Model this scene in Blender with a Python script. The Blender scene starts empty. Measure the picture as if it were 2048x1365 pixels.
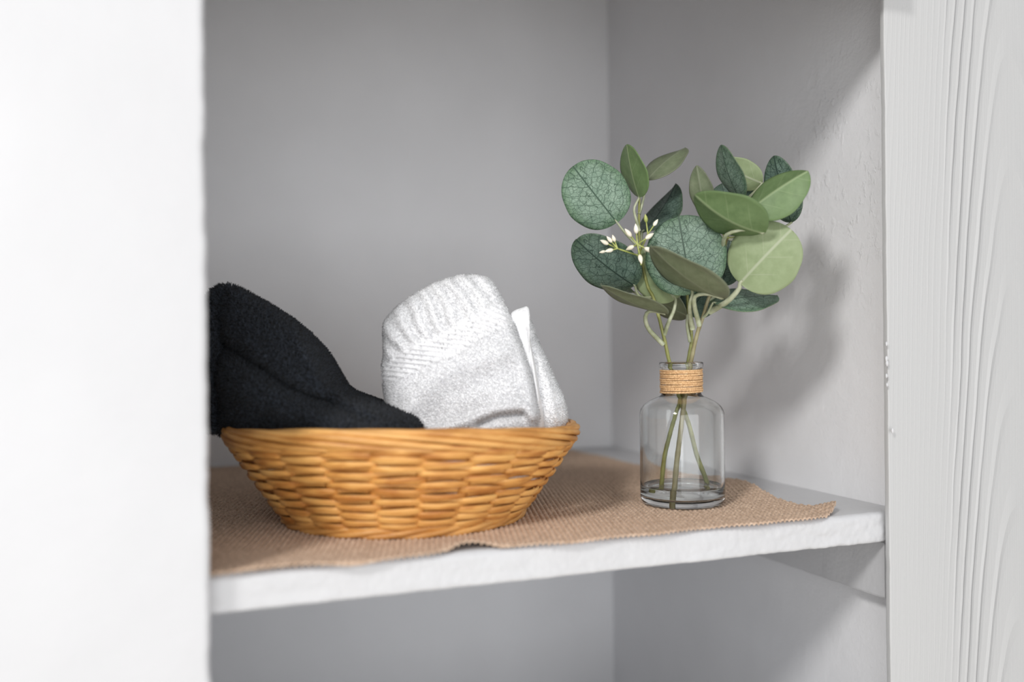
import bpy, math, random
import numpy as np
from mathutils import Vector, Matrix, noise

random.seed(7)
rng = np.random.default_rng(7)
C = bpy.context.scene.collection
sc = bpy.context.scene
PI = math.pi

# ------------------------------------------------------------------ camera
U = 0.15                     # metres per survey unit (camera height above the shelf)
H = 1.35                     # camera height above the floor
FPX, YAW, ROLL = 1891.0, 0.36962, -0.0102
cy, sy, cr, sr = math.cos(YAW), math.sin(YAW), math.cos(ROLL), math.sin(ROLL)
_right = np.array([cy, -sy, 0.0]); _up = np.array([0, 0, 1.0]); _fwd = np.array([sy, cy, 0.0])
RGT = _right * cr + _up * sr
UPV = _up * cr - _right * sr
FWD = _fwd
ORG = np.array([0, 0, H])

def at(px, py, dep):
    """point of the place seen at pixel px,py (2048x1365 frame), dep units along the view axis -> metres"""
    d = (px - 1024) / FPX * RGT - (py - 682.5) / FPX * UPV + FWD
    return d * dep * U + ORG

def W(x, y, z):
    return np.array([x * U, y * U, z * U + H])

def topix(P):
    q = (np.asarray(P) - ORG)
    w = q @ FWD
    return np.stack([1024 + FPX * (q @ RGT) / w, 682.5 - FPX * (q @ UPV) / w], -1)

cam = bpy.data.cameras.new('camera')
camo = bpy.data.objects.new('camera', cam); C.objects.link(camo)
camo.matrix_world = Matrix(((RGT[0], UPV[0], -FWD[0], 0), (RGT[1], UPV[1], -FWD[1], 0),
                            (RGT[2], UPV[2], -FWD[2], H), (0, 0, 0, 1)))
cam.sensor_width = 36.0
cam.lens = FPX / 2048 * 36.0
cam.clip_start = 0.02
cam.dof.use_dof = True
cam.dof.focus_distance = 5.55 * U
cam.dof.aperture_fstop = 2.0
sc.camera = camo

# ------------------------------------------------------------------ light
world = bpy.data.worlds.new('room_light'); sc.world = world
world.use_nodes = True
bg = world.node_tree.nodes['Background']
bg.inputs[0].default_value = (0.985, 0.99, 1.0, 1)
bg.inputs[1].default_value = 0.66

def lamp(name, loc, target, size, power, color=(1, 1, 1)):
    l = bpy.data.lights.new(name, 'AREA'); l.shape = 'DISK'; l.size = size; l.energy = power; l.color = color
    o = bpy.data.objects.new(name, l); C.objects.link(o)
    o.location = loc
    o.rotation_euler = (Vector(target) - Vector(loc)).to_track_quat('-Z', 'Y').to_euler()
    return o
lamp('room_lamp', W(-9.5, -5.1, 9.5), W(3.2, 5.4, -.2), 0.45, 36, (1, 0.985, 0.96))
fill_light = lamp('niche_fill', (-.2, -2.4, 1.22), (-.2, .8, 1.22), 3.0, 58, (.97, .985, 1))  # broad fill added behind the camera to brighten the niche, no known window
fill_light.data.shape = 'RECTANGLE'; fill_light.data.size_y = 2.35

sc.view_settings.view_transform = 'Standard'
sc.view_settings.look = 'None'
sc.view_settings.exposure = 0.0
sc.view_settings.gamma = 1.0
sc.view_settings.use_curve_mapping = False

# ------------------------------------------------------------------ helpers
def lin(r, g, b):
    f = lambda c: (c / 255 / 12.92) if c / 255 < .04045 else ((c / 255 + .055) / 1.055) ** 2.4
    return (f(r), f(g), f(b), 1)

def tag(o, label=None, cat=None, group=None, kind=None):
    if label: o['label'] = label
    if cat: o['category'] = cat
    if group: o['group'] = group
    if kind: o['kind'] = kind
    return o

def outward(o):
    import bmesh
    bm = bmesh.new(); bm.from_mesh(o.data); bmesh.ops.recalc_face_normals(bm, faces=bm.faces); bm.to_mesh(o.data); bm.free()
    return o

def mesh(name, V, F, mat=None, parent=None, smooth=True, mats=None, midx=None):
    me = bpy.data.meshes.new(name)
    me.from_pydata(np.asarray(V).tolist(), [], F if isinstance(F, list) else F.tolist())
    for m in (mats or ([mat] if mat else [])): me.materials.append(m)
    if midx is not None: me.polygons.foreach_set('material_index', midx)
    if smooth: me.polygons.foreach_set('use_smooth', [True] * len(me.polygons))
    me.update()
    o = bpy.data.objects.new(name, me); C.objects.link(o)
    if parent: o.parent = parent; o.matrix_parent_inverse = Matrix.Translation(-Vector(parent.location))
    return o

def empty(name, loc):
    o = bpy.data.objects.new(name, None); C.objects.link(o); o.location = loc
    o.empty_display_size = .02
    return o

def grid_faces(nu, nv, wrap_u=False, wrap_v=False, off=0):
    """vertex index = u*nv+v"""
    a = np.arange(nu if wrap_u else nu - 1)[:, None]; b = np.arange(nv if wrap_v else nv - 1)[None, :]
    a1 = (a + 1) % nu; b1 = (b + 1) % nv
    f = np.stack([a * nv + b + 0 * a, a1 * nv + b, a1 * nv + b1, a * nv + b1], -1).reshape(-1, 4)
    return f + off

def spline(P, n):
    P = np.asarray(P, float)
    if len(P) == 2:
        t = np.linspace(0, 1, n)[:, None]; return P[0] * (1 - t) + P[1] * t
    Q = np.vstack([2 * P[0] - P[1], P, 2 * P[-1] - P[-2]])
    out = []
    m = len(P) - 1
    for s in np.linspace(0, m - 1e-6, n):
        i = int(s); t = s - i
        p0, p1, p2, p3 = Q[i:i + 4]
        out.append(.5 * ((2 * p1) + (-p0 + p2) * t + (2 * p0 - 5 * p1 + 4 * p2 - p3) * t * t + (-p0 + 3 * p1 - 3 * p2 + p3) * t ** 3))
    return np.array(out)

def tube(P, r, n=8, cap=True):
    """P points (k,3), r scalar or per-point radius"""
    P = np.asarray(P, float); k = len(P)
    r = np.full(k, r) if np.isscalar(r) else np.asarray(r)
    T = np.gradient(P, axis=0); T /= np.linalg.norm(T, axis=1)[:, None] + 1e-12
    ref = np.array([0.31, 0.87, 0.38]); N = np.zeros_like(P)
    a = np.cross(T[0], ref); a /= np.linalg.norm(a)
    for i in range(k):
        a = a - T[i] * (a @ T[i]); a /= np.linalg.norm(a); N[i] = a
    B = np.cross(T, N)
    th = np.linspace(0, 2 * PI, n, endpoint=False)
    V = (P[:, None] + r[:, None, None] * (np.cos(th)[None, :, None] * N[:, None] + np.sin(th)[None, :, None] * B[:, None])).reshape(-1, 3)
    F = grid_faces(k, n, wrap_v=True).tolist()
    if cap:
        F.append(list(range(n))[::-1]); F.append([(k - 1) * n + i for i in range(n)])
    return V, F

def join(parts):
    V = []; F = []; o = 0
    for v, f in parts:
        V.append(np.asarray(v)); F += [[i + o for i in q] for q in (f if isinstance(f, list) else f.tolist())]; o += len(v)
    return np.vstack(V), F

def lathe(prof, n, c):
    """prof list of (r, z) closed or open; axis at c"""
    prof = np.asarray(prof, float); th = np.linspace(0, 2 * PI, n, endpoint=False)
    V = np.stack([c[0] + prof[:, 0, None] * np.cos(th), c[1] + prof[:, 0, None] * np.sin(th), c[2] + prof[:, 1, None] + 0 * th], -1).reshape(-1, 3)
    return V, grid_faces(len(prof), n, wrap_v=True)

def boxmesh(x0, x1, y0, y1, z0, z1):
    V = [W(x, y, z) for x in (x0, x1) for y in (y0, y1) for z in (z0, z1)]
    F = [[0, 1, 3, 2], [4, 6, 7, 5], [0, 4, 5, 1], [2, 3, 7, 6], [0, 2, 6, 4], [1, 5, 7, 3]]
    return V, F

# ------------------------------------------------------------------ materials
def newmat(name):
    m = bpy.data.materials.new(name); m.use_nodes = True
    nt = m.node_tree; b = nt.nodes['Principled BSDF']
    return m, nt, b

class NT:
    def __init__(s, nt): s.nt = nt
    def n(s, t, **kw):
        nd = s.nt.nodes.new(t)
        for k, v in kw.items():
            if isinstance(k, str) and hasattr(nd, k): setattr(nd, k, v)
        return nd
    def l(s, a, b): s.nt.links.new(a, b)
    def math(s, op, a, b=None):
        nd = s.nt.nodes.new('ShaderNodeMath'); nd.operation = op
        for i, v in enumerate((a, b)):
            if v is None: continue
            if isinstance(v, (int, float)): nd.inputs[i].default_value = v
            else: s.l(v, nd.inputs[i])
        return nd.outputs[0]
    def coord(s, kind='Object'):
        return s.nt.nodes.new('ShaderNodeTexCoord').outputs[kind]
    def noise(s, vec, scale, detail=2, rough=.5, dist=0):
        nd = s.nt.nodes.new('ShaderNodeTexNoise'); s.l(vec, nd.inputs['Vector'])
        nd.inputs['Scale'].default_value = scale; nd.inputs['Detail'].default_value = detail
        nd.inputs['Roughness'].default_value = rough; nd.inputs['Distortion'].default_value = dist
        return nd.outputs['Fac']
    def ramp(s, fac, stops):
        nd = s.nt.nodes.new('ShaderNodeValToRGB'); s.l(fac, nd.inputs[0])
        e = nd.color_ramp.elements
        while len(e) < len(stops): e.new(.5)
        for i, (p, c) in enumerate(stops): e[i].position = p; e[i].color = c if len(c) == 4 else (*c, 1)
        return nd.outputs[0]
    def bump(s, h, strength, dist, b, prev=None):
        nd = s.nt.nodes.new('ShaderNodeBump'); nd.inputs['Strength'].default_value = strength
        nd.inputs['Distance'].default_value = dist; s.l(h, nd.inputs['Height'])
        if prev is not None: s.l(prev, nd.inputs['Normal'])
        s.l(nd.outputs[0], b.inputs['Normal']); return nd.outputs[0]
    def mapping(s, vec, scale):
        nd = s.nt.nodes.new('ShaderNodeMapping'); s.l(vec, nd.inputs[0]); nd.inputs['Scale'].default_value = scale
        return nd.outputs[0]

def paint(name, col, rough=.55, fine=420, fstr=.12, lump=40, lstr=.1, patch=None):
    m, nt, b = newmat(name); k = NT(nt)
    b.inputs['Roughness'].default_value = rough
    co = k.coord()
    v = k.noise(co, 7, 3)
    c0 = tuple(x * .97 for x in col[:3]); c1 = tuple(min(1, x * 1.03) for x in col[:3])
    k.l(k.ramp(v, [(.3, c0), (.7, c1)]), b.inputs['Base Color'])
    h1 = k.noise(co, fine, 3, .6)
    n1 = k.bump(h1, fstr, .0015, b)
    h2 = k.noise(co, lump, 3, .6)
    n2 = k.bump(h2, lstr, .006, b, n1)
    if patch:
        # old trowel marks in the paint near one spot of the wall
        sub = nt.nodes.new('ShaderNodeVectorMath'); sub.operation = 'DISTANCE'
        k.l(co, sub.inputs[0]); sub.inputs[1].default_value = patch[0]
        mask = k.ramp(sub.outputs['Value'], [(patch[1] * .3, (1, 1, 1)), (patch[1], (0, 0, 0))])
        p = k.noise(k.mapping(co, (1, 1, .55)), 150, 4, .6, .4)
        p = k.ramp(p, [(.53, (0, 0, 0)), (.60, (1, 1, 1))])
        p2 = k.noise(co, 45, 2)
        p2 = k.ramp(p2, [(.48, (0, 0, 0)), (.56, (1, 1, 1))])
        mm = k.math('MULTIPLY', k.math('MULTIPLY', p, mask), p2)
        k.bump(mm, .35, .0014, b, n2)
    return m

M = {}
M['wall'] = paint('wall_paint', lin(236, 236, 238), .6, fine=300, fstr=.22, lump=55, lstr=.10)
M['wall_right'] = paint('wall_paint_patched', lin(236, 236, 238), .6, fine=300, fstr=.22, lump=55, lstr=.12,
                        patch=(tuple(W(4.0756, 4.75, 1.0)), .16))
M['shelf'] = paint('shelf_paint', lin(198, 198, 200), .42, fine=170, fstr=.22, lump=38, lstr=.15)
M['casing_left'] = paint('casing_paint', lin(201, 201, 203), .45, fine=160, fstr=.10, lump=24, lstr=.12)
M['floor'] = paint('floor_boards', lin(214, 206, 194), .5)

def casing_grain():
    m, nt, b = newmat('casing_paint_over_grain'); k = NT(nt)
    b.inputs['Roughness'].default_value = .42
    b.inputs['Base Color'].default_value = lin(184, 184, 184)
    co = k.coord()
    sp = nt.nodes.new('ShaderNodeSeparateXYZ'); k.l(co, sp.inputs[0])
    # growth rings of a flat-sawn board: parabola family about the heart line, in metres
    x0 = W(4.90, 0, 0)[0]
    wv = nt.nodes.new('ShaderNodeMapping'); k.l(co, wv.inputs[0]); wv.inputs['Scale'].default_value = (1, 1, .18)
    n0 = k.noise(wv.outputs[0], 9, 3, .55)
    n1 = k.noise(wv.outputs[0], 60, 2, .5)
    dx = k.math('SUBTRACT', sp.outputs['X'], x0)
    dx = k.math('ADD', dx, k.math('MULTIPLY', k.math('SUBTRACT', n0, .5), .03))
    dx = k.math('ADD', dx, k.math('MULTIPLY', k.math('SUBTRACT', n1, .5), .004))
    g = k.math('MULTIPLY', k.math('MULTIPLY', dx, dx), 760)
    g = k.math('ADD', g, k.math('MULTIPLY', sp.outputs['Z'], 9.8))
    fr = k.math('FRACT', g)
    ridge = k.ramp(fr, [(0, (.0, .0, .0)), (.40, (.05, .05, .05)), (.58, (.35, .35, .35)), (.72, (1, 1, 1)), (.84, (.5, .5, .5)), (.97, (0, 0, 0))])
    amp = k.noise(wv.outputs[0], 14, 2)
    amp = k.ramp(amp, [(.35, (.12, .12, .12)), (.65, (1, 1, 1))])
    far = k.math('ABSOLUTE', dx)
    fade = k.ramp(far, [(0.0, (.8, .8, .8)), (.072, (1, 1, 1)), (.084, (.20, .20, .20)), (.15, (.07, .07, .07))])
    h = k.math('MULTIPLY', k.math('MULTIPLY', ridge, amp), fade)
    nb = k.bump(h, .75, .0028, b)
    st = k.noise(k.mapping(co, (900, 900, 9)), 1, 2)
    nb2 = k.bump(st, .20, .0008, b, nb)
    k.bump(k.noise(co, 260, 2), .10, .0008, b, nb2)
    return m
M['casing_right'] = casing_grain()

def burlap():
    m, nt, b = newmat('burlap'); k = NT(nt)
    b.inputs['Roughness'].default_value = .9; b.inputs['Sheen Weight'].default_value = .15
    co = k.coord()
    c = k.ramp(k.noise(co, 330, 3, .6), [(.3, lin(166, 139, 116)), (.55, lin(200, 172, 148)), (.75, lin(220, 194, 170))])
    k.l(c, b.inputs['Base Color'])
    k.bump(k.noise(co, 1500, 2, .6), .5, .0008, b)
    return m
M['burlap'] = burlap()

def wicker(name, dark, mid, light, ring=False):
    m, nt, b = newmat(name); k = NT(nt)
    b.inputs['Roughness'].default_value = .42
    co = k.coord()
    oi = nt.nodes.new('ShaderNodeObjectInfo')
    v = k.noise(k.mapping(co, (28, 28, 150)), 1, 3, .6)
    v = k.math('ADD', k.math('MULTIPLY', k.math('SUBTRACT', v, .5), 1.3), k.math('ADD', k.math('MULTIPLY', oi.outputs['Random'], .26), .37))
    k.l(k.ramp(v, [(.30, dark), (.5, mid), (.72, light)]), b.inputs['Base Color'])
    f = k.noise(k.mapping(co, (160, 160, 1600)), 1, 2)
    k.bump(f, .3, .0008, b)
    return m
M['weaver'] = wicker('wicker_weaver', lin(181, 118, 56), lin(214, 154, 82), lin(232, 178, 104))
M['stake'] = wicker('wicker_stake', lin(166, 104, 46), lin(196, 132, 62), lin(210, 150, 80))
M['rim'] = wicker('wicker_rim', lin(186, 128, 64), lin(207, 150, 82), lin(222, 168, 98))

def terry(name, dark, light, sheen, rough=.95):
    m, nt, b = newmat(name); k = NT(nt)
    b.inputs['Roughness'].default_value = rough
    b.inputs['Sheen Weight'].default_value = sheen; b.inputs['Sheen Roughness'].default_value = .5
    co = k.coord()
    k.l(k.ramp(k.noise(co, 430, 2, .6), [(.38, dark), (.64, light)]), b.inputs['Base Color'])
    k.bump(k.noise(co, 620, 3, .65), .6, .0018, b)
    return m
M['black'] = terry('black_terry', lin(4, 5, 7), lin(52, 58, 68), .05)
M['white'] = terry('white_terry', lin(234, 234, 236), lin(245, 245, 246), .08)

def glassmat(name, col, ior, rough=0.0):
    m, nt, b = newmat(name)
    b.inputs['Base Color'].default_value = col; b.inputs['Transmission Weight'].default_value = 1
    b.inputs['IOR'].default_value = ior; b.inputs['Roughness'].default_value = rough
    return m
M['glass'] = glassmat('clear_glass', (.975, .99, .985, 1), 1.45)
M['water'] = glassmat('water', (.97, .985, .98, 1), 1.33)

def twinemat():
    m, nt, b = newmat('twine'); k = NT(nt)
    b.inputs['Roughness'].default_value = .8
    co = k.coord()
    k.l(k.ramp(k.noise(co, 700, 3, .7), [(.3, lin(170, 126, 86)), (.55, lin(220, 180, 132)), (.75, lin(244, 218, 178))]), b.inputs['Base Color'])
    k.bump(k.noise(co, 1800, 2), .5, .0006, b)
    return m
M['twine'] = twinemat()

def plain(name, a, c, scale=60, rough=.5, sub=0, transl=0):
    m, nt, b = newmat(name); k = NT(nt)
    b.inputs['Roughness'].default_value = rough
    k.l(k.ramp(k.noise(k.coord(), scale, 3), [(.35, a), (.65, c)]), b.inputs['Base Color'])
    return m
M['stem'] = plain('stem_green', lin(118, 120, 62), lin(150, 152, 92), 90)
M['stem_brown'] = plain('stem_brown', lin(126, 116, 78), lin(152, 146, 112), 90)
M['petiole'] = plain('petiole', lin(146, 152, 120), lin(178, 182, 156), 120)
M['bud'] = plain('bud_cream', lin(240, 230, 208), lin(250, 246, 230), 150, .55)
M['bud_green'] = plain('bud_stalk', lin(150, 160, 84), lin(180, 186, 112), 150)

def leafmat(name, base, base2, vein, edge, netted):
    m, nt, b = newmat(name); k = NT(nt)
    b.inputs['Roughness'].default_value = .46
    b.inputs['Specular IOR Level'].default_value = .35
    uv = nt.nodes.new('ShaderNodeUVMap').outputs[0]
    sp = nt.nodes.new('ShaderNodeSeparateXYZ'); k.l(uv, sp.inputs[0])   # x = across -1..1 (scaled by aspect), y = 0..1 along
    co = k.coord()
    mott = k.noise(co, 130, 4, .6)
    col = k.ramp(mott, [(.3, base), (.7, base2)])
    ax = k.math('ABSOLUTE', sp.outputs['X'])
    mix = nt.nodes.new('ShaderNodeMix'); mix.data_type = 'RGBA'
    # greener rim
    ef = nt.nodes.new('ShaderNodeUVMap'); ef.uv_map = 'edge'
    es = nt.nodes.new('ShaderNodeSeparateXYZ'); k.l(ef.outputs[0], es.inputs[0])
    e2 = k.math('ADD', es.outputs['X'], k.math('MULTIPLY', k.math('SUBTRACT', k.noise(co, 240, 3), .5), .55))
    er = k.ramp(e2, [(.5, (0, 0, 0)), (.95, (.8, .8, .8))])
    k.l(er, mix.inputs['Factor']); k.l(col, mix.inputs['A']); mix.inputs['B'].default_value = edge
    out = mix.outputs['Result']
    mid = k.ramp(ax, [(.004, (1, 1, 1)), (.016, (0, 0, 0))] if netted else [(.010, (1, 1, 1)), (.026, (0, 0, 0))])
    if netted:
        vo = nt.nodes.new('ShaderNodeTexVoronoi'); vo.feature = 'DISTANCE_TO_EDGE'; vo.inputs['Scale'].default_value = 13
        wv = nt.nodes.new('ShaderNodeVectorMath'); wv.operation = 'ADD'
        nz = nt.nodes.new('ShaderNodeTexNoise'); nz.inputs['Scale'].default_value = 9; k.l(uv, nz.inputs['Vector'])
        sc_ = nt.nodes.new('ShaderNodeVectorMath'); sc_.operation = 'SCALE'; k.l(nz.outputs['Color'], sc_.inputs[0]); sc_.inputs['Scale'].default_value = .06
        k.l(uv, wv.inputs[0]); k.l(sc_.outputs[0], wv.inputs[1]); k.l(wv.outputs[0], vo.inputs['Vector'])
        v1 = k.ramp(vo.outputs['Distance'], [(.012, (.9, .9, .9)), (.045, (0, 0, 0))])
        vo2 = nt.nodes.new('ShaderNodeTexVoronoi'); vo2.feature = 'DISTANCE_TO_EDGE'; vo2.inputs['Scale'].default_value = 30; k.l(wv.outputs[0], vo2.inputs['Vector'])
        v2 = k.ramp(vo2.outputs['Distance'], [(.01, (.55, .55, .55)), (.07, (0, 0, 0))])
        # side veins leave the midrib at an angle
        sv = k.math('SUBTRACT', sp.outputs['Y'], k.math('MULTIPLY', ax, .75))
        sv = k.math('FRACT', k.math('ADD', k.math('MULTIPLY', sv, 6.5), k.math('MULTIPLY', nz.outputs['Fac'], .8)))
        v3 = k.ramp(k.math('ABSOLUTE', k.math('SUBTRACT', sv, .5)), [(.02, (.75, .75, .75)), (.06, (0, 0, 0))])
        vf = k.math('MAXIMUM', k.math('MAXIMUM', v1, v2), k.math('MAXIMUM', v3, mid))
    else:
        sv = k.math('SUBTRACT', sp.outputs['Y'], k.math('MULTIPLY', ax, .9))
        sv = k.math('FRACT', k.math('MULTIPLY', sv, 3.1))
        v3 = k.ramp(k.math('ABSOLUTE', k.math('SUBTRACT', sv, .5)), [(.012, (.35, .35, .35)), (.035, (0, 0, 0))])
        lim = k.ramp(ax, [(.2, (1, 1, 1)), (.34, (0, 0, 0))])
        vf = k.math('MAXIMUM', mid, k.math('MULTIPLY', v3, lim))
    mx2 = nt.nodes.new('ShaderNodeMix'); mx2.data_type = 'RGBA'
    k.l(vf, mx2.inputs['Factor']); k.l(out, mx2.inputs['A']); mx2.inputs['B'].default_value = vein
    oi = nt.nodes.new('ShaderNodeObjectInfo')
    hs = nt.nodes.new('ShaderNodeHueSaturation'); k.l(mx2.outputs['Result'], hs.inputs['Color'])
    k.l(k.math('ADD', k.math('MULTIPLY', oi.outputs['Random'], .2), .9), hs.inputs['Value'])
    k.l(hs.outputs[0], b.inputs['Base Color'])
    k.bump(vf, .25, .0006, b)
    # thin plastic-silk leaf lets a little light through
    tr = nt.nodes.new('ShaderNodeBsdfTranslucent'); k.l(hs.outputs[0], tr.inputs[0])
    ms = nt.nodes.new('ShaderNodeMixShader'); ms.inputs[0].default_value = .14
    k.l(b.outputs[0], ms.inputs[1]); k.l(tr.outputs[0], ms.inputs[2])
    k.l(ms.outputs[0], nt.nodes['Material Output'].inputs[0])
    return m
M['leaf_top'] = leafmat('leaf_top_blue_green', lin(118, 143, 125), lin(149, 171, 153), lin(56, 80, 64), lin(92, 122, 90), True)
M['leaf_top_dark'] = leafmat('leaf_top_deep_green', lin(86, 108, 97), lin(114, 135, 122), lin(44, 62, 54), lin(80, 102, 80), True)
M['leaf_under'] = leafmat('leaf_under_sage', lin(142, 158, 116), lin(158, 172, 132), lin(178, 186, 156), lin(150, 164, 124), False)
M['leaf_under_green'] = leafmat('leaf_under_green', lin(100, 124, 80), lin(118, 142, 96), lin(146, 164, 122), lin(106, 130, 84), False)
M['leaf_under_olive'] = leafmat('leaf_under_olive', lin(118, 130, 100), lin(138, 148, 119), lin(142, 150, 124), lin(116, 122, 100), False)

# ------------------------------------------------------------------ setting
A_, B_, C_ = 4.0756, 7.9544, 4.2772      # right wall, back wall, shelf front (survey units)
FL = -H / U                              # floor in survey units
TOP = 3.75                               # underside of the next shelf up
HEAD = 1.95                               # underside of the frame head
def slab(name, box, mat, smooth=False):
    v, f = boxmesh(*box); return tag(mesh(name, v, f, mat, smooth=False), kind='structure')
slab('floor', (-16, 14, -16, B_ + .4, FL - .3, FL), M['floor'])
slab('wall_back', (-.9, A_ + .3, B_, B_ + .3, FL, TOP + .6), M['wall'])
slab('wall_right', (A_, A_ + .3, C_, B_, FL, TOP + .6), M['wall_right'])
slab('wall_left', (-.9, -.6, C_, B_, FL, TOP + .6), M['wall'])
slab('ceiling', (-.6, A_, C_, B_, TOP, TOP + .18), M['shelf'])
slab('trim_3', (.20, 3.95, C_ - .18, C_ - .021, HEAD, HEAD + 1.1), M['casing_left'])
slab('wall_front', (-.95, 5.05, C_ - .02, C_, HEAD + .03, 7), M['wall'])
slab('floor', (-.6, A_, C_, B_, -3.75, -3.6), M['shelf'])  # unseen bottom panel, added to block light coming up from floor level
slab('light_stop_rail', (.20, 3.9, C_ - .12, C_ - .021, -3.4, -2.6), M['casing_left'])  # unseen rail, added to cut the light reaching under the shelf
slab('wall_front', (-.95, 5.05, C_ - .02, C_, FL, -2.65), M['wall'])  # unseen lower front, added with the rail to darken the space below
slab('wall_front', (-12, -.9, C_ - .02, C_ + .2, FL, 7), M['wall'])
slab('wall_front', (A_ + .3, 12, C_ - .02, C_ + .2, FL, 7), M['wall'])

def casing(name, x0, x1, y0, y1, z0, z1, r, nz, edge, mat, seed, left_edge_visible):
    """face-frame board: rounded-edge section swept up its length, visible edge wobbling with thick paint"""
    prof = []
    for cx, cyy, a0 in ((x0 + r, y0 + r, PI), (x1 - r, y0 + r, 1.5 * PI), (x1 - r, y1 - r, 0), (x0 + r, y1 - r, .5 * PI)):
        for i in range(6):
            a = a0 + .5 * PI * i / 5
            prof.append((cx + r * math.cos(a), cyy + r * math.sin(a)))
    prof = np.array(prof)
    Z = np.linspace(z0, z1, nz)
    V = []
    for z in Z:
        w = edge * (noise.noise((z * 2.1, seed, 0)) * .8 + .6 * noise.noise((z * 5.7, seed, 3)) + .5 * noise.noise((z * 15, seed, 9)))
        for (x, y) in prof:
            k = (x0 + .5 * (x1 - x0) > x) == left_edge_visible
            V.append(W(x + (w if k else 0), y, z))
    n = len(prof)
    F = grid_faces(nz, n, wrap_v=True).tolist()
    F.append(list(range(n))[::-1]); F.append([(nz - 1) * n + i for i in range(n)])
    return tag(mesh(name, V, F, mat), kind='structure')
trim_l = casing('trim_1', -.96, .243, C_ - .13, C_ - .021, FL, 6.5, .03, 500, .012, M['casing_left'], 4.2, False)
trim_r = casing('trim_2', 3.913, 5.14, C_ - .058, C_ - .021, FL, 6.5, .008, 400, .004, M['casing_right'], 8.1, True)
# hardened paint runs on the inner arris of the grained casing
for px, py, rr in ((1773, 688, .009), (1773, 718, .012), (1774, 727, .012), (1773, 752, .009), (1774, 770, .008), (1785, 862, .011)):
    p = at(px, py, 5.325)
    V, F = lathe([(0.0001, -1.6), (.5, -1.3), (.85, -.6), (1, .1), (.8, .8), (.45, 1.2), (.0001, 1.4)], 10, (0, 0, 0))
    V = V * np.array([rr * .8, rr * .6, rr]) * U + p
    mesh('paint_drip', V, F, M['casing_left'], trim_r)

def board(name, x0, x1, y0, y1, z0, z1, r, nx, bump, mat, parent=None):
    """painted board lying along x, rounded front arris, lumpy brush-painted edge"""
    prof = [(y1, z1)]
    ny = 14
    prof += [(y1 + (y0 + r - y1) * i / ny, z1) for i in range(1, ny + 1)]
    prof += [(y0 + r - r * math.sin(a), z1 - r + r * math.cos(a)) for a in np.linspace(0, PI / 2, 7)[1:]]
    m = 12
    prof += [(y0, z1 - r + (z0 + r * .5 - z1 + r) * i / m) for i in range(1, m + 1)]
    prof += [(y0 + r * .5 - r * .5 * math.cos(a), z0 + r * .5 - r * .5 * math.sin(a)) for a in np.linspace(0, PI / 2, 4)[1:]]
    prof += [(y0 + r + (y1 - y0 - r) * i / 4, z0) for i in range(1, 5)]
    V = []
    for x in np.linspace(x0, x1, nx):
        wear = bump * (.35 + .4 * max(0, min(1, (x - 2.4) / 1.2)))
        for (y, z) in prof:
            d = wear * (noise.noise((x * 2.0, z * 12, 5)) + .7 * noise.noise((x * 9, z * 22, 1)) + .45 * noise.noise((x * 30, z * 40, 2)))
            near = max(0, 1 - (y - y0) / (3 * r))
            V.append(W(x, y + d * near, z + .55 * d * near))
    n = len(prof)
    F = grid_faces(nx, n, wrap_v=True).tolist()
    F.append(list(range(n))); F.append([(nx - 1) * n + i for i in range(n)][::-1])
    return mesh(name, V, F, mat, parent)
shelf = board('shelf', -.6, A_, C_, B_, -1.1726, -1.0, .035, 700, .009, M['shelf'])
tag(shelf, 'thick white painted wooden shelf board with brush-marked rounded front edge', 'shelf')
# batten under the right end of the shelf
V = []; zt, zb, xa, xb = -1.176, -1.512, A_ - .12, A_
sec = [(xb, zt), (xa + .012, zt), (xa, zt - .012), (xa, zb + .014), (xa + .004, zb + .004), (xa + .014, zb), (xb, zb)]
for y in np.linspace(C_ + .03, B_, 60):
    for i, (x, z) in enumerate(sec):
        d = .004 * noise.noise((y * 7, i * 1.3, 2)) if 0 < i < 6 else 0
        V.append(W(x + d, y, z + d))
F = grid_faces(60, 7, wrap_v=True).tolist(); F.append(list(range(7))); F.append([59 * 7 + i for i in range(7)][::-1])
tag(mesh('shelf_batten', V, F, M['shelf'], smooth=False), 'white painted batten on the wall below the right end of the shelf', 'batten')

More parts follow.
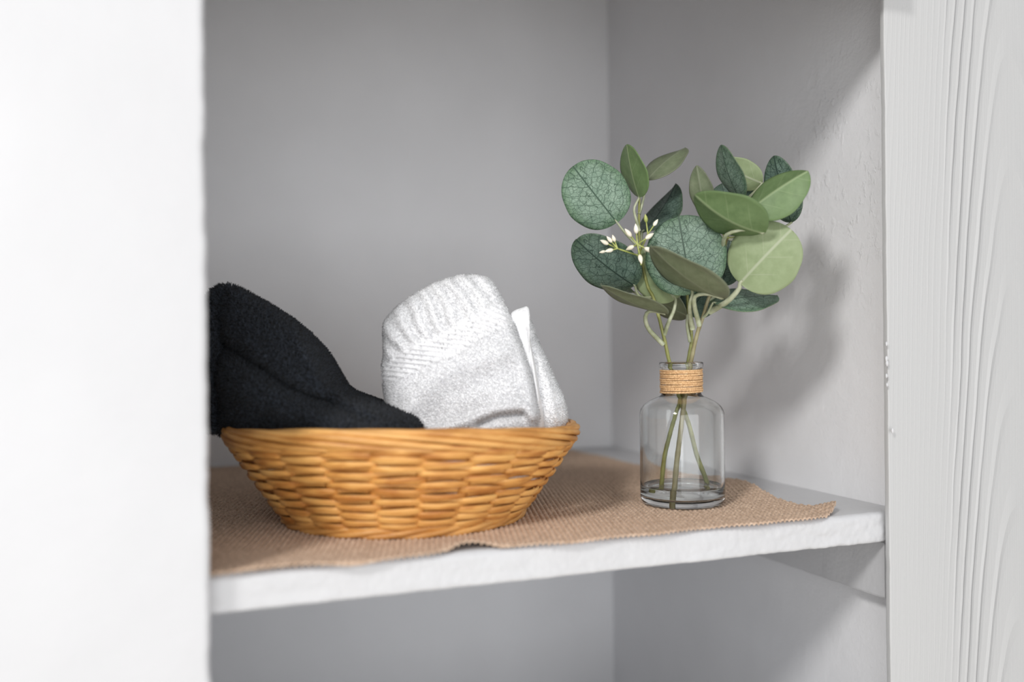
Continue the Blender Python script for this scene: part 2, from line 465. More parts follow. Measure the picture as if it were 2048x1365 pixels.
# ------------------------------------------------------------------ runner
def build_runner():
    PX_, PY_ = .029, .048
    nx, ny = 800, 430
    u = np.linspace(0, 1, nx)[:, None] + np.zeros((1, ny)); v = np.linspace(0, 1, ny)[None, :] + np.zeros((nx, 1))
    yf = lambda x: 4.245 + .012 * np.sin(x * 5.1) + .01 * np.sin(x * 11.7 + 1)
    x_r = lambda y: 3.60 + .05 * np.exp(-((y - 5.4) / .45) ** 2) + .10 * np.exp(-((y - 4.30) / .10) ** 2) - .05 * np.clip((y - 7) / 1, 0, 1) + .012 * np.sin(y * 9)
    y = 4.245 + v * (7.92 - 4.245)
    x = -.55 + u * (x_r(y) + .55)
    y = y + (1 - v) ** 3 * (yf(x) - 4.245 + .05 * np.exp(-((x - 1.42) / .13) ** 2) + .17 * np.clip((x - 3.30) / .42, 0, 1.1) ** 2)
    e = np.clip((x - 3.05) / .55, 0, 1); e = e * e * (3 - 2 * e)
    lift = .056 * np.exp(-((y - 5.25) / .33) ** 2) * e
    lift += .05 * np.exp(-((x - 3.72) / .12) ** 2 - ((y - 4.36) / .13) ** 2)
    lift += .03 * np.exp(-((x - 1.43) / .13) ** 2 - ((y - 4.28) / .14) ** 2)
    lift += .010 * np.exp(-((x - .55) / .22) ** 2 - ((y - 4.25) / .12) ** 2)
    cx, cyy = x / PX_, y / PY_
    row = np.floor(cyy)
    h = np.sqrt(np.abs(np.sin(PI * (cx + .5 * (row % 2)))) * np.abs(np.sin(PI * cyy)) + .02)
    z = -.9975 + lift + .019 * h
    # selvedge beads along the rim
    XYZ = np.stack([x * U, y * U, z * U + H], -1).reshape(-1, 3)
    top = XYZ
    bot = XYZ.copy().reshape(nx, ny, 3)[::20, ::10]
    # underside is only carried around the hem
    F = grid_faces(nx, ny)
    rim = [(i, 0) for i in range(nx)] + [(nx - 1, j) for j in range(1, ny)] + [(i, ny - 1) for i in range(nx - 2, -1, -1)] + [(0, j) for j in range(ny - 2, 0, -1)]
    ridx = np.array([i * ny + j for i, j in rim]); low = XYZ[ridx].copy(); low[:, 2] -= .010 * U
    o = len(XYZ); k = np.arange(len(rim)); k1 = (k + 1) % len(rim)
    side = np.stack([ridx[k1], ridx[k], o + k, o + k1], -1)
    V = np.vstack([XYZ, low])
    return mesh('table_runner', V, np.vstack([F, side]), M['burlap'])
tag(build_runner(), 'beige woven burlap runner with wavy edges lying on the white shelf', 'runner')

# ------------------------------------------------------------------ basket
BC = at(809, 1024, 5.39); bx, by = (BC[0] / U, BC[1] / U)
BZ = -.983                                     # standing level on the weave
def bsk(theta, lat, dep, z):
    """ring point: theta 0 = +right of the view, lat / dep half axes"""
    p = lat * np.cos(theta); q = dep * np.sin(theta)
    X = bx + p * _right[0] + q * _fwd[0]; Y = by + p * _right[1] + q * _fwd[1]
    return np.stack([X * U, Y * U, z * U + H + 0 * X], -1)
Zs = np.array([0, .05, .12, .205, .31, .40, .462])
Ls = np.array([.615, .675, .725, .785, .86, .915, .955])
Ds = np.array([.61, .66, .70, .74, .79, .83, .86])
def prof_at(t):                                # t in 0..1 of the wall height -> z above base, lateral, depth
    s = np.interp(t, np.linspace(0, 1, 7), np.arange(7.0))
    ii = np.arange(7.0)
    return np.interp(s, ii, Zs), np.interp(s, ii, Ls), np.interp(s, ii, Ds)
def sag(theta): return -.022 * np.cos(2 * theta) - .006 * np.cos(theta)
basket = empty('wicker_basket', (bx * U, by * U, BZ * U + H))
tag(basket, 'shallow round honey-coloured wicker basket holding two towels', 'basket')
NS = 23
def weaver(row, nrow):
    t0 = (row + .75) / (nrow + .35)
    n = NS * 18
    th = np.linspace(0, 2 * PI, n, endpoint=False)
    ph = th * NS / 2 + (PI if row % 2 else 0)
    jit = .25 * math.sin(row * 2.3)
    out = np.sin(ph + .0)
    over = np.sign(out) * np.abs(out) ** .6
    z, L, D = prof_at(np.full(n, t0))
    zz = BZ + z + sag(th) * t0 + .003 * np.sin(th * 9 + row)
    off = .0205 * over + .006
    hh = .0162 * (.94 + .16 * over) * (1 + .12 * np.sin(th * 13 + row * 2))
    tk = .0075
    ring = np.linspace(0, 2 * PI, 10, endpoint=False)
    V = np.zeros((n, 10, 3))
    for k, a in enumerate(ring):
        c, s = math.cos(a), math.sin(a)
        c = np.sign(c) * abs(c) ** .7; s = np.sign(s) * abs(s) ** .7
        V[:, k] = bsk(th, L + off + tk * c + .62 * hh * s, D + off + tk * c + .5 * hh * s, zz + hh * s - .35 * tk * c)
    mesh('weaver', V.reshape(-1, 3), grid_faces(n, 10, wrap_u=True, wrap_v=True), M['weaver'], basket)
NR = 21
for r_ in range(NR): weaver(r_, NR)
for k in range(NS):
    th0 = (k + .0) * 2 * PI / NS
    t = np.linspace(-.02, 1.03, 22)
    z, L, D = prof_at(np.clip(t, 0, 1))
    V = []
    wv = .030
    for i in range(22):
        for (da, dr) in ((-1, .002), (-.6, .006), (.6, .006), (1, .002), (.6, -.004), (-.6, -.004)):
            a = th0 + da * wv / L[i]
            V.append(bsk(a, L[i] + dr, D[i] + dr, BZ + z[i] + sag(th0) * t[i]))
    F = grid_faces(22, 6, wrap_v=True).tolist()
    mesh('stake', V, F, M['stake'], basket)
# rim: long strands wound slantwise round the top; foot: three twisted rods
def winding(name, nstr, turns, L, D, zc, hz, hr, rad, mat, sg, n=420, lean=0.0):
    for s in range(nstr):
        th = np.linspace(0, 2 * PI, n, endpoint=False)
        ph = sg * turns * th + 2 * PI * s / nstr
        zo = hz * np.sin(ph); ro = hr * np.cos(ph) + lean * zo
        P = bsk(th, L + ro, D + ro, BZ + zc + sag(th) * (1 if zc > .3 else 0) + zo)
        T = np.roll(P, -1, 0) - np.roll(P, 1, 0); T /= np.linalg.norm(T, axis=1)[:, None]
        up = np.array([0, 0, 1.0]); N = np.cross(T, up); N /= np.linalg.norm(N, axis=1)[:, None]; Bn = np.cross(N, T)
        a = np.linspace(0, 2 * PI, 8, endpoint=False)
        rr = rad * U * (1 + .10 * np.sin(th * 5 + s))[:, None, None]
        V = P[:, None] + rr * (np.cos(a)[None, :, None] * N[:, None] + np.sin(a)[None, :, None] * Bn[:, None])
        mesh(name, V.reshape(-1, 3), grid_faces(n, 8, wrap_u=True, wrap_v=True), mat, basket)
winding('rim_strand', 8, 2, .955, .862, .486, .046, .032, .0175, M['rim'], -1, lean=.3)
winding('foot_strand', 3, 7, .668, .662, .024, .016, .012, .0170, M['rim'], 1)
# woven floor of the basket
th = np.linspace(0, 2 * PI, 64, endpoint=False)
V = []
for z_ in (.03, .045):
    V += [bsk(np.array([0.0]), 0.0001, .0001, BZ + z_)[0]]
    for f_ in (.35, .7, .97): V += list(bsk(th, .66 * f_, .57 * f_, BZ + z_))
F = []
for b_ in (0, 193):
    for i in range(64):
        j = (i + 1) % 64
        F.append([b_, b_ + 1 + i, b_ + 1 + j])
        for q in (0, 1): F.append([b_ + 1 + q * 64 + i, b_ + 65 + q * 64 + i, b_ + 65 + q * 64 + j, b_ + 1 + q * 64 + j])
mesh('base_panel', V, F, M['stake'], basket)

# ------------------------------------------------------------------ towels
def polydist(P, line):
    """distance of pixels P (n,2) to a polyline"""
    line = np.asarray(line, float); d = np.full(len(P), 1e9)
    for a, b in zip(line[:-1], line[1:]):
        ab = b - a; t = np.clip(((P - a) @ ab) / (ab @ ab), 0, 1)
        d = np.minimum(d, np.linalg.norm(P - (a + t[:, None] * ab), axis=1))
    return d

def pile(name, ob, count, size, height, mat, lay, parent, tilt=.6):
    """terry loops standing on the cloth: small bent tufts, one joined mesh"""
    me = ob.data
    nf = len(me.polygons)
    ar = np.zeros(nf); me.polygons.foreach_get('area', ar)
    no = np.zeros(nf * 3); me.polygons.foreach_get('normal', no); no = no.reshape(-1, 3)
    vv = np.zeros(len(me.vertices) * 3); me.vertices.foreach_get('co', vv); vv = vv.reshape(-1, 3)
    lv = np.zeros(len(me.loops), dtype=np.int32); me.loops.foreach_get('vertex_index', lv)
    ls = np.zeros(nf, dtype=np.int32); me.polygons.foreach_get('loop_start', ls)
    keep = (no @ -FWD > -.35)
    wgt = ar * keep
    if lay is not None: wgt = wgt * lay(vv[lv[ls]])
    f = rng.choice(nf, count, p=wgt / wgt.sum())
    a = vv[lv[ls[f]]]; b = vv[lv[ls[f] + 1]]; c = vv[lv[ls[f] + 2]]; d = vv[lv[ls[f] + 3]]
    s, t = rng.random(count)[:, None], rng.random(count)[:, None]
    P = a * (1 - s) * (1 - t) + b * s * (1 - t) + c * s * t + d * (1 - s) * t
    N = no[f]
    R = rng.normal(size=(count, 3)); T = np.cross(N, R); T /= np.linalg.norm(T, axis=1)[:, None]; B = np.cross(N, T)
    hgt = height * (.6 + .8 * rng.random(count))[:, None]
    tip = P + N * hgt + (T * rng.normal(size=(count, 1)) + B * rng.normal(size=(count, 1))) * hgt * tilt * .6
    V = np.stack([P + T * size - N * size * .3, P - T * size * .5 + B * size * .85 - N * size * .3, P - T * size * .5 - B * size * .85 - N * size * .3, tip], 1).reshape(-1, 3)
    i = np.arange(count)[:, None] * 4
    F = np.vstack([i + np.array([0, 1, 3]), i + np.array([1, 2, 3]), i + np.array([2, 0, 3])])
    o = mesh(name, V, F, mat, parent)
    o['kind'] = 'stuff'
    return o

def fbm(P, s, seed=0.0):
    return np.array([noise.noise((p[0] * s + seed, p[1] * s, p[2] * s)) for p in P])

# black towel: heaped over the left half of the basket and hanging over its rim
crest = np.array([(345, 815), (358, 745), (374, 685), (394, 625), (408, 602), (420, 592), (440, 577), (455, 574), (475, 580), (500, 594), (540, 616), (575, 638), (610, 668), (640, 702), (655, 728),
                  (668, 752), (680, 772), (700, 786), (730, 797), (770, 810), (800, 820), (825, 829), (840, 838), (850, 852), (853, 862)], float)
def black_towel():
    ns, nt_ = 210, 130
    pxs = np.linspace(345, 853, ns)
    ych = np.interp(pxs, crest[:, 0], crest[:, 1])
    V = np.zeros((ns, nt_, 3))
    t = np.linspace(0, 1, nt_)
    for i, px in enumerate(pxs):
        rel = (px - 801) / FPX * 5.3
        q = max(0, 1 - (rel / .99) ** 2) ** .5
        Df = max(.13, .58 * q) ; Db = max(.13, .60 * q)
        edge = np.clip((px - 345) / 50, 0.02, 1) ** .5 * np.clip((853 - px) / 70, 0.02, 1) ** .6
        Df *= edge; Db *= edge
        wl = np.clip((px - 440) / 60, 0, 1)
        yb = 857 * (1 - wl) + 868 * wl                           # lower hem: over the rim at the left, sunk in the basket elsewhere
        ytop = ych[i]
        dc = 5.36 - .30 * np.clip((px - 640) / 200, 0, 1)
        if px > 845: yb = 880
        ph = PI * t
        fall = np.sin(ph) ** .8
        # steeper fall towards the front near the top, then bulging
        d = dc - np.where(t < .5, Df, Db) * np.cos(ph)
        bulge = .05 * np.sin(2 * ph) * (t < .5)
        y = yb + (ytop - yb) * np.clip(fall + bulge, 0, 1)
        for j in range(nt_): V[i, j] = at(px, y[j], 5.36) + FWD * (d[j] - 5.36) * U
    V = V.reshape(-1, 3)
    P = topix(V); front = (np.tile(t, ns) < .56)
    w = lambda line, s: np.exp(-(polydist(P, line) / s) ** 2) * front
    dd = .03 * w([(585, 640), (612, 700), (640, 757), (690, 800), (760, 832)], 7) + .06 * w([(560, 600), (590, 660), (615, 700), (635, 745), (670, 782), (720, 812), (790, 835)], 20)
    dd -= .10 * w([(440, 688), (500, 728), (560, 768), (610, 795), (650, 806)], 16)
    dd -= .07 * w([(620, 800), (680, 826), (740, 850)], 12)
    dd += .050 * w([(430, 760), (520, 790), (600, 828), (680, 850)], 26)
    dd -= .030 * w([(650, 715), (655, 755), (685, 785)], 9)
    dd += .02 * w([(700, 790), (780, 818), (840, 842)], 14)
    dd += .022 * fbm(V, 22, 3) * front + .010 * fbm(V, 60, 8)
    V = V - np.outer(dd * U, FWD) + np.outer(.3 * np.abs(dd) * U * front, np.array([0, 0, 1.0])) * 0
    F = grid_faces(ns, nt_).tolist()
    for i in range(ns - 1): F.append([i * nt_, i * nt_ + nt_ - 1, (i + 1) * nt_ + nt_ - 1, (i + 1) * nt_])
    ob = mesh('black_towel', V, F, M['black'])
    outward(ob)
    tag(ob, 'black terry towel heaped in the left half of the wicker basket', 'towel')
    pile('terry_pile', ob, 46000, .0013, .0038, M['black'], None, ob)
    return ob
black_towel()

# white towel: thick folds standing on edge in the right half of the basket
WT = at(940, 1000, 5.35)
white = empty('white_towel', WT)
tag(white, 'folded white terry towel with ribbed border band standing in the wicker basket', 'towel')

def resample(poly, n):
    poly = spline(np.vstack([poly, poly[:1]]), 600)
    s = np.concatenate([[0], np.cumsum(np.linalg.norm(np.diff(poly, axis=0), axis=1))])
    q = np.linspace(0, s[-1], n, endpoint=False)
    return np.stack([np.interp(q, s, poly[:, 0]), np.interp(q, s, poly[:, 1])], -1)

kink = np.array([(740, 748), (777, 727), (794, 712), (821, 696), (847, 686), (872, 677), (894, 667), (914, 655), (929, 643), (952, 633), (975, 620), (1010, 606), (1060, 590)], float)
lowl = np.array([(740, 772), (777, 764), (815, 750), (852, 731), (914, 712), (964, 676), (1000, 660), (1060, 640)], float)
def white_relief(P):
    x, y = P[:, 0], P[:, 1]
    yk = np.interp(x, kink[:, 0], kink[:, 1]); yl = np.interp(x, lowl[:, 0], lowl[:, 1])
    sm = lambda v, w: np.clip(v / w + .5, 0, 1)
    q = x + .48 * (yk - y) + 5 * np.sin(y * .05)
    up = np.cos(2 * PI * q / 27) * sm(yk - y - 5, 14) * np.clip((1010 - x) / 60, 0, 1)
    rr = y - .10 * (x - 860) - .0006 * np.clip(x - 930, 0, 200) ** 2 * 4
    band = np.cos(2 * PI * rr / 9.6) * sm(y - yk, 8) * sm(yl - y, 10)
    return .0125 * up + .0095 * band

def pillow(name, outline, dep, thick, nr, nring, disp, mat, parent, power=2.6, tiltf=None):
    O = resample(np.array(outline, float), nring); c = O.mean(0)
    c = np.array([np.mean([O[:, 0].min(), O[:, 0].max()]), np.mean([O[:, 1].min(), O[:, 1].max()])])
    rings = np.sin(np.linspace(0, PI / 2, nr))
    Vs = []
    for sgn in (-1, 1):
        for k, s in enumerate(rings[::-1] if sgn == 1 else rings):
            if sgn == 1 and k == 0: continue
            if s < 1e-6: s = .004
            q = c + s * (O - c)
            th = thick * max(0, 1 - s ** power) ** .5
            p = np.array([at(a, b, dep) for a, b in q])
            p = p + FWD * (sgn * th * U)
            if tiltf is not None: p = p + np.outer(tiltf(q) * U, FWD)
            Vs.append(p)
    V = np.array(Vs); m = len(V)
    V = V.reshape(-1, 3)
    if disp is not None:
        P = topix(V); front = np.repeat(np.arange(m) < nr, nring)
        V = V - np.outer(disp(P, V) * front * U, FWD)
    F = grid_faces(m, nring, wrap_v=True)[:, ::-1].tolist()
    F.append(list(range(nring))); F.append([(m - 1) * nring + i for i in range(nring)][::-1])
    return mesh(name, V, F, mat, parent)

front_out = [(772, 700), (769, 668), (774, 640), (800, 612), (830, 590), (868, 569), (905, 556), (932, 551), (958, 552), (976, 558), (988, 570), (1001, 592), (1014, 618), (1026, 645),
             (1040, 682), (1052, 718), (1062, 755), (1070, 795), (1078, 840), (1068, 900), (1040, 980), (960, 1000), (860, 1000), (790, 970), (781, 900), (778, 850), (777, 800), (769, 755), (768, 735)]
def front_disp(P, V):
    w = lambda line, s: np.exp(-(polydist(P, line) / s) ** 2)
    d = white_relief(P)
    d += .028 * w([(800, 850), (830, 790), (880, 745), (960, 715), (1010, 700)], 26)
    d -= .012 * w([(870, 830), (900, 790), (960, 760), (1010, 745)], 22)
    d += .024 * w([(880, 862), (930, 845), (980, 822), (1020, 815), (1050, 815), (1066, 832)], 11)
    d -= .034 * w([(960, 850), (1000, 834), (1040, 830)], 9)
    d += .03 * w([(1010, 640), (1040, 700), (1060, 780), (1070, 830)], 14)
    d += .02 * w([(775, 800), (800, 760), (830, 700)], 20)
    d += .010 * fbm(V, 30, 1) + .004 * fbm(V, 90, 2)
    return d
tl = lambda q: -.12 * np.clip((q[:, 1] - 551) / 300, 0, 1.4)
ff = pillow('front_fold', front_out, 5.45, .17, 130, 460, front_disp, M['white'], white, 3.2, tl)
hem_out = [(1018, 632), (1028, 622), (1044, 616), (1053, 613), (1058, 618), (1060, 634), (1058, 652), (1062, 690), (1070, 730), (1078, 780), (1086, 830), (1088, 900), (1070, 960), (1040, 960), (1030, 860), (1020, 740)]
def hem_disp(P, V):
    w = lambda line, s: np.exp(-(polydist(P, line) / s) ** 2)
    d = .010 * fbm(V, 60, 4)
    d += .018 * w([(1058, 655), (1066, 720), (1078, 800)], 5) - .02 * w([(1050, 660), (1058, 720), (1070, 800)], 4)
    for yy in (628, 638, 648, 660): d -= .008 * w([(1020, yy + 8), (1060, yy)], 2.2)
    return d
pillow('hem_fold', hem_out, 5.48, .085, 40, 220, hem_disp, M['white'], white, 3, tl)
back_out = [(1040, 650), (1056, 640), (1064, 652), (1070, 672), (1078, 690), (1090, 716), (1102, 745), (1115, 775), (1126, 800), (1131, 830), (1130, 856), (1110, 900), (1070, 960), (1000, 960), (960, 860), (990, 740)]
back = pillow('back_fold', back_out, 5.60, .13, 50, 260, lambda P, V: .014 * fbm(V, 40, 6) + .012 * np.exp(-(polydist(P, [(1072, 690), (1096, 770), (1110, 840)]) / 8) ** 2), M['white'], white, 3, tl)
def lay_front(P):
    p = topix(P); yk = np.interp(p[:, 0], kink[:, 0], kink[:, 1]); yl = np.interp(p[:, 0], lowl[:, 0], lowl[:, 1])
    return np.where((p[:, 1] > yk - 2) & (p[:, 1] < yl), .06, np.where(p[:, 1] < yk, .45, 1.0)) * (p[:, 1] < 900)
pile('terry_pile', ff, 40000, .0006, .0014, M['white'], lay_front, white)
pile('terry_pile', back, 9000, .0006, .0017, M['white'], lambda P: (topix(P)[:, 1] < 900) * 1.0, white)

# ------------------------------------------------------------------ bottle
BX, BY, BB = 2.983, 4.905, -.981
bc = W(BX, BY, BB)
Rb, Rn, Rl = .2500, .1150, .1315
outer = [(0.0005, .012), (.12, .010), (.19, .004), (.212, 0), (.232, .006), (.245, .022), (.2497, .045), (Rb, .08), (Rb, .30), (Rb, .555), (.2485, .585), (.2425, .615), (.231, .643), (.214, .668),
         (.192, .690), (.168, .708), (.146, .722), (.130, .734), (.1195, .746), (Rn, .760), (Rn, .80), (Rn, .872), (.1165, .880), (.126, .885), (.1308, .892), (Rl, .905), (Rl, .918), (.1295, .927), (.122, .932)]
inner = [(.108, .932), (.1005, .927), (.0975, .915), (.0965, .88), (.0965, .80), (.0975, .757), (.104, .742), (.118, .728), (.137, .712), (.160, .695), (.185, .676), (.207, .653), (.222, .628),
         (.2305, .600), (.2335, .570), (.2345, .54), (.2345, .30), (.2345, .15), (.231, .080), (.220, .055), (.200, .043), (.12, .040), (.0005, .044)]
hm = lambda z: float(np.interp(z, [0, .555, .734, .760, .872, .932], [0, .525, .642, .662, .803, .846]))
V, F = lathe([(r * U, hm(z) * U) for r, z in outer + inner], 128, bc)
bottle = outward(mesh('glass_bottle', V, F, M['glass']))
tag(bottle, 'small clear glass bottle with twine-wrapped neck standing on the burlap runner', 'bottle')
# twine: ten turns round the neck
turns = 11
n = turns * 40
a = np.linspace(0, 2 * PI * turns, n)
rr = (.122 + .0015 * np.sin(a * 3.3)) * U
zz = (.660 + (.800 - .660) * a / a[-1] + .0012 * np.sin(a * 1.37)) * U
P = np.stack([bc[0] + rr * np.cos(a), bc[1] + rr * np.sin(a), bc[2] + zz], -1)
V, F = tube(P, .0064 * U, 8)
mesh('twine_wrap', V, F, M['twine'], bottle)
wz = .108
wp = [(0.0005, .0425), (.12, .0385), (.201, .0415), (.2215, .054), (.2325, .079), (.2358, .15 if wz > .15 else wz - .004), (.2358, wz + .004), (.229, wz), (.12, wz - .001), (0.0005, wz - .001)]
V, F = lathe([(r * U, z * U) for r, z in wp], 96, bc)
tag(outward(mesh('water', V, F, M['water'])), 'shallow clear water in the bottom of the glass bottle', 'water', kind='stuff')

# ------------------------------------------------------------------ sprigs
def K(cx, cy): return (1080 + cx / 2.967, 260 + cy / 2.967)        # close-up survey of the bouquet
def Kb(cx, cy): return (1220 + cx / 3.593, 680 + cy / 3.593)       # close-up survey of the bottle

def leaf_mesh(base, tip, width, roll, face, kind, bend, fold, shape, parent, mats):
    base = np.array(base); tip = np.array(tip)
    ax = tip - base; L = np.linalg.norm(ax); ax = ax / L
    view = (base + tip) / 2 - ORG; view /= np.linalg.norm(view)
    s0 = np.cross(ax, view); s0 /= np.linalg.norm(s0)
    n0 = np.cross(s0, ax); n0 /= np.linalg.norm(n0)
    if n0 @ view > 0: n0 = -n0; s0 = -s0
    rl = math.radians(roll)
    s = s0 * math.cos(rl) + n0 * math.sin(rl)
    nrm = np.cross(s, ax)
    if nrm @ view > 0: nrm = -nrm
    nl, nw = 40, 18
    t = (1 - np.cos(np.linspace(0.0, PI, nl))) / 2
    e1, e2 = shape
    tq = np.clip(t, 0, 1) ** e1
    w = np.clip(2 * np.sqrt(np.clip(tq * (1 - tq), 0, 1)), 0, 1) ** e2 * width / 2
    w = np.maximum(w, .0006 * L)
    u = np.linspace(-1, 1, nw + 1)
    V = np.zeros((nl, nw + 1, 3)); UV = np.zeros((nl, nw + 1, 2)); ED = np.zeros((nl, nw + 1, 2))
    for i in range(nl):
        for j in range(nw + 1):
            wob = 1 + .010 * math.sin(t[i] * 17 + j) * abs(u[j])
            lat = u[j] * w[i] * wob
            zz = bend * L * 4 * t[i] * (1 - t[i]) - fold * abs(lat) + .02 * L * math.sin(t[i] * 7 + u[j] * 2.2) * abs(u[j])
            V[i, j] = base + ax * (t[i] * L) + s * lat + nrm * zz
            UV[i, j] = (lat / L, t[i])
            ED[i, j] = (max(abs(u[j]), abs(2 * t[i] - 1)) ** 1.5, 0)
    V = V.reshape(-1, 3)
    th = .0005
    V2 = np.vstack([V + nrm * th * .5, V - nrm * th * .5])
    n1 = nl * (nw + 1)
    F = grid_faces(nl, nw + 1)
    # winding: first sheet faces the viewer side (nrm)
    a, b, c = V2[F[60][0]], V2[F[60][1]], V2[F[60][2]]
    if np.cross(b - a, c - a) @ nrm < 0: F = F[:, ::-1]
    G = F[:, ::-1] + n1
    rim = [(i, 0) for i in range(nl)] + [(nl - 1, j) for j in range(1, nw + 1)] + [(i, nw) for i in range(nl - 2, -1, -1)] + [(0, j) for j in range(nw - 1, 0, -1)]
    ri = np.array([i * (nw + 1) + j for i, j in rim]); k = np.arange(len(ri)); k1 = (k + 1) % len(ri)
    S = np.stack([ri[k], ri[k1], ri[k1] + n1, ri[k] + n1], -1)
    allF = np.vstack([F, G, S])
    mi = [0] * len(F) + [1] * len(G) + [1 if face == 'top' else 0] * len(S)
    o = mesh('leaf', V2, allF, parent=parent, mats=mats, midx=mi)
    me = o.data
    li = np.zeros(len(me.loops), dtype=np.int32); me.loops.foreach_get('vertex_index', li)
    uvl = me.uv_layers.new(name='UVMap'); uvl.data.foreach_set('uv', np.vstack([UV.reshape(-1, 2)] * 2)[li].ravel())
    ed = me.uv_layers.new(name='edge'); ed.data.foreach_set('uv', np.vstack([ED.reshape(-1, 2)] * 2)[li].ravel())
    me.uv_layers['UVMap'].active = True; me.uv_layers['UVMap'].active_render = True
    return o

def stem_points(top, dtop, bot):
    """top: list of close-up points with depth, bot: bottle path"""
    P = [at(*K(x, y), d) for (x, y, d) in top]
    return P

def sprig(label, above, below, r0, r1, mat):
    """above: [(cx,cy,dep)] bouquet close-up from the neck upward; below: points in metres from foot to neck"""
    P = list(below) + [at(*K(x, y), d) for x, y, d in above]
    root = empty('eucalyptus_sprig', P[0])
    tag(root, label, 'sprig', 'eucalyptus sprigs in the glass bottle')
    Q = spline(P, 90)
    rad = np.linspace(r0, r1, 90) * U
    rad = rad * (1 + .10 * np.sin(np.arange(90) * .9) ** 6)
    V, F = tube(Q, rad, 9)
    mesh('stem', V, F, mat, root)
    return root, Q

def inb(ang, r, z): return W(BX + r * math.cos(ang), BY + r * math.sin(ang), BB + z)
def inbp(cx, cy, dep): return at(*Kb(cx, cy), dep)
s1, Q1 = sprig('leftmost eucalyptus sprig with starry cream buds, in the glass bottle',
    [(765, 1365, 5.62), (740, 1250, 5.61), (705, 1110, 5.6), (670, 990, 5.6), (640, 930, 5.6), (610, 800, 5.6), (590, 640, 5.6), (588, 500, 5.6), (590, 405, 5.6)],
    [inbp(720, 1100, 5.76), inbp(690, 1000, 5.72), inbp(625, 830, 5.70), inbp(570, 620, 5.68), inbp(520, 480, 5.66), inbp(487, 370, 5.65), inbp(460, 260, 5.64)], .0150, .0065, M['stem'])
s2, Q2 = sprig('rightmost eucalyptus sprig with a broad pale leaf, in the glass bottle',
    [(898, 1365, 5.6), (930, 1220, 5.58), (970, 1100, 5.56), (1000, 1000, 5.55), (1050, 880, 5.54), (1080, 760, 5.52), (1110, 640, 5.5), (1150, 500, 5.5), (1190, 400, 5.5)],
    [inbp(455, 1190, 5.52), inbp(478, 900, 5.54), inbp(500, 720, 5.58), inbp(522, 540, 5.61), inbp(540, 400, 5.62), inbp(566, 230, 5.61)], .0160, .0075, M['stem_brown'])
s3, Q3 = sprig('middle eucalyptus sprig with a round netted leaf, behind the other two',
    [(880, 1365, 5.71), (900, 1230, 5.72), (880, 1100, 5.73), (875, 950, 5.74), (900, 800, 5.74), (960, 650, 5.72), (1020, 540, 5.7)],
    [inbp(365, 1095, 5.72), inbp(388, 860, 5.71), inbp(425, 700, 5.70), inbp(468, 550, 5.70), inbp(505, 440, 5.70), inbp(545, 300, 5.70)], .0140, .0065, M['stem'])

T_, TD, US, UG, UO = M['leaf_top'], M['leaf_top_dark'], M['leaf_under'], M['leaf_under_green'], M['leaf_under_olive']
RND, OVL, LNG = (.92, .92), (.88, 1.12), (.86, 1.35)
FPU = 2.967 * FPX       # close-up pixels per unit at depth 1
def leaf(sp, base, tip, wid, roll, dB, dT, front, backm, bend=.03, fold=.12, shape=RND, pet=None, pr=.0085):
    root, Q = sp
    B = at(*K(*base), dB); T = at(*K(*tip), dT)
    w = wid / FPU * (dB + dT) / 2 * U
    face = 'top' if front in (T_, TD) else 'under'
    o = leaf_mesh(B, T, w, roll, face, None, bend, fold, shape, root, [front, backm])
    if pet:
        P = [B] + [at(*K(x, y), dB + (d if d else 0)) for (x, y, d) in pet]
    else:
        i = np.argmin(np.linalg.norm(Q[40:] - B, axis=1)) + 40
        i = max(40, i - 6)
        P = [B, (B + Q[i]) / 2 + np.array([0, 0, -.002]), Q[i]]
    # the stalk runs a little way up the blade
    P = [B + (T - B) * .06] + P
    Qp = spline(P, 14)
    V, F = tube(Qp, np.linspace(.6, 1.25, 14) * pr * U, 7)
    p = mesh('petiole', V, F, M['petiole'], None)
    p.parent = o; p.matrix_parent_inverse = Matrix.Identity(4)
    p.matrix_parent_inverse = o.matrix_parent_inverse.inverted() @ Matrix.Identity(4) if False else p.matrix_parent_inverse
    return o
S1, S2, S3 = (s1, Q1), (s2, Q2), (s3, Q3)
# left sprig
leaf(S1, (458, 550), (196, 215), 385, 6, 5.60, 5.52, T_, UO, .03, .05, RND, [(500, 605, 0), (560, 670, 0), (595, 700, 0)])
leaf(S1, (588, 402), (515, 85), 300, 62, 5.58, 5.50, UG, T_, .03, .1, OVL, [(558, 470, .01), (575, 545, .01), (590, 600, .02)])
leaf(S1, (634, 302), (860, 108), 250, 62, 5.66, 5.78, UO, TD, .05, .1, OVL)
leaf(S1, (606, 612), (805, 320), 310, 60, 5.68, 5.85, TD, UO, -.05, .15, (.70, 1.45))
leaf(S1, (563, 925), (215, 650), 340, 28, 5.62, 5.50, TD, UO, .06, .12, RND, [(580, 975, .02), (640, 1040, .0)])
leaf(S1, (745, 1093), (363, 922), 300, 76, 5.46, 5.30, UO, T_, .05, .15, OVL, [(690, 1078, .02), (640, 1080, .03), (625, 1125, .05), (650, 1190, .08), (730, 1272, .15)], .012)
leaf(S1, (560, 965), (298, 878), 190, 72, 5.72, 5.80, T_, UO, .02, .1, LNG)
leaf(S1, (805, 1008), (612, 700), 330, 22, 5.56, 5.58, US, T_, .05, .08, RND, [(795, 1070, 0), (760, 1150, .01), (738, 1215, .05)], .011)
leaf(S3, (872, 1102), (588, 928), 260, 55, 5.70, 5.86, UO, TD, .05, .12, OVL, [(872, 1160, 0), (890, 1260, 0)])
leaf(S3, (880, 1100), (1010, 920), 230, 20, 5.74, 5.80, TD, UO, .04, .1, RND)
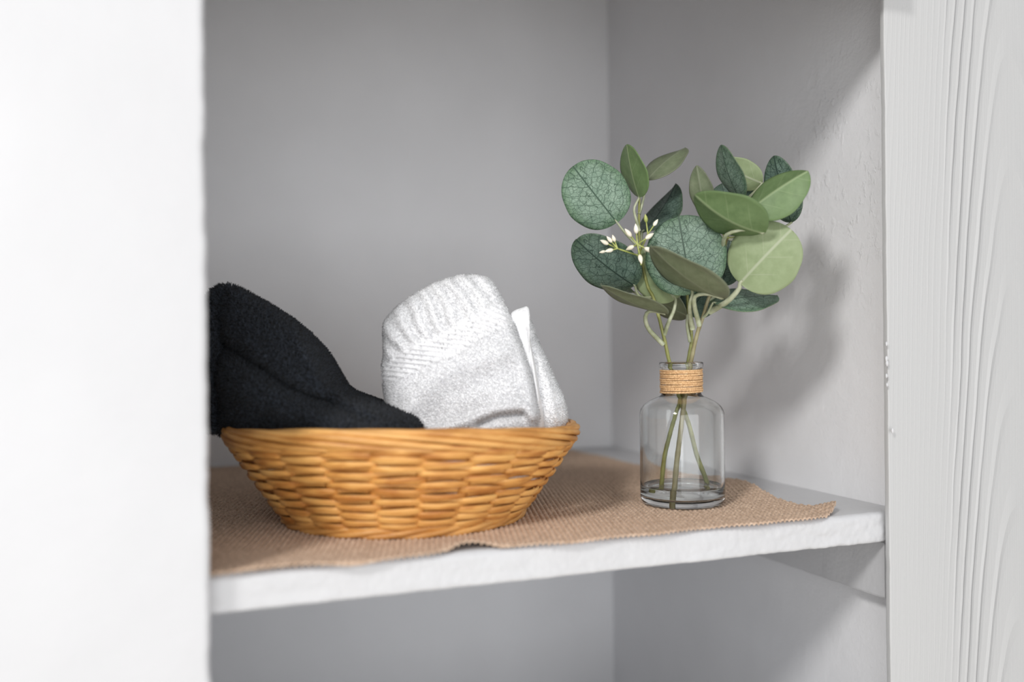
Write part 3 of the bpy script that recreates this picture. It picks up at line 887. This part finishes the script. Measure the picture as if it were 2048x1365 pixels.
# right sprig and middle sprig
leaf(S3, (905, 975), (822, 512), 475, 4, 5.42, 5.47, T_, US, .05, .06, RND, [(890, 1040, .02), (892, 1110, .1), (905, 1180, .16)], .013)
leaf(S2, (1088, 1002), (660, 690), 440, 66, 5.32, 5.18, UO, T_, .06, .1, OVL, [(1000, 975, .02), (925, 985, .06), (915, 1040, .1), (945, 1160, .2)], .012)
leaf(S2, (1186, 912), (1492, 592), 430, 10, 5.36, 5.26, US, T_, .05, .05, RND, [(1180, 945, .01), (1110, 1020, .06), (1008, 1080, .18)], .015)
leaf(S2, (1025, 1030), (1405, 985), 330, 66, 5.50, 5.62, T_, UO, .03, .08, OVL)
leaf(S2, (1332, 614), (916, 384), 380, 47, 5.24, 5.18, UG, T_, .10, .28, LNG, [(1230, 590, .0), (1110, 620, .04), (1085, 690, .16), (1080, 770, .26)], .011)
leaf(S2, (1240, 480), (1590, 243), 310, 40, 5.28, 5.20, UG, T_, .04, .42, OVL)
leaf(S2, (1492, 550), (1388, 153), 220, 24, 5.60, 5.56, TD, UO, .04, .1, OVL, [(1400, 590, 0), (1250, 560, 0), (1140, 560, -.08)])
leaf(S2, (1188, 414), (1075, 88), 250, 58, 5.40, 5.32, T_, UO, .05, .1, OVL)
leaf(S2, (1318, 318), (1052, 200), 185, 12, 5.52, 5.60, US, T_, .02, .1, OVL, [(1250, 390, .0), (1180, 440, 0)])
leaf(S3, (990, 505), (930, 210), 150, 22, 5.60, 5.52, UO, T_, .05, .12, LNG)
leaf(S3, (1120, 480), (1078, 318), 200, 12, 5.62, 5.66, TD, UO, .02, .1, RND)
leaf(S2, (1085, 925), (1128, 640), 200, 14, 5.62, 5.64, TD, UO, .02, .1, RND)
leaf(S2, (1225, 470), (1200, 325), 190, 12, 5.60, 5.64, TD, UO, .02, .1, RND)

# cream buds
def cluster(sp, node, dep, buds, stalk_from=None):
    root, Q = sp
    c = at(*K(*node), dep)
    parts = []
    if stalk_from is not None:
        parts.append(tube(spline([at(*K(*stalk_from), dep + .1), (at(*K(*stalk_from), dep + .05) + c) / 2, c], 8), .005 * U, 6))
    for (x, y, L, gr) in buds:
        e = at(*K(x, y), dep + .03 * math.sin(x)); parts.append(tube(np.array([c, (c + e) / 2, e]), .0042 * U, 6))
    V, F = join(parts)
    b = mesh('bud_cluster', V, F, M['bud_green'], root)
    for (x, y, L, gr) in buds:
        e = at(*K(x, y), dep + .03 * math.sin(x)); d = e - c; d /= np.linalg.norm(d) + 1e-9
        Ls = L / FPU * dep * U
        pr = np.array([(.0005, 0), (.10, .04), (.20, .2), (.24, .42), (.19, .66), (.10, .86), (.02, 1)])
        q = Vector((0, 0, 1)).rotation_difference(Vector(d)).to_matrix()
        V, F = lathe(pr, 9, (0, 0, 0))
        V = (V * Ls) @ np.array(q).T + (e - d * Ls * .45)
        bo = mesh('bud', V, F, M['bud_green'] if gr else M['bud'], None)
        bo.parent = b
cluster(S1, (578, 680), 5.40, [(525, 613, 62, 0), (570, 590, 62, 0), (648, 632, 66, 0), (536, 700, 60, 0), (645, 712, 66, 0), (596, 765, 62, 0)], (600, 800))
cluster(S1, (640, 620), 5.46, [(685, 553, 50, 0), (628, 528, 52, 1)], (595, 720))
cluster(S1, (460, 705), 5.42, [(385, 668, 60, 0), (413, 652, 52, 0), (438, 646, 48, 0), (412, 716, 56, 0), (372, 724, 40, 0)], (580, 745))
cluster(S2, (1005, 545), 5.44, [(957, 507, 52, 0)], (1080, 640))
cluster(S2, (1100, 640), 5.42, [(1054, 576, 52, 0), (1132, 648, 48, 0), (1182, 634, 44, 0)], (1100, 700))
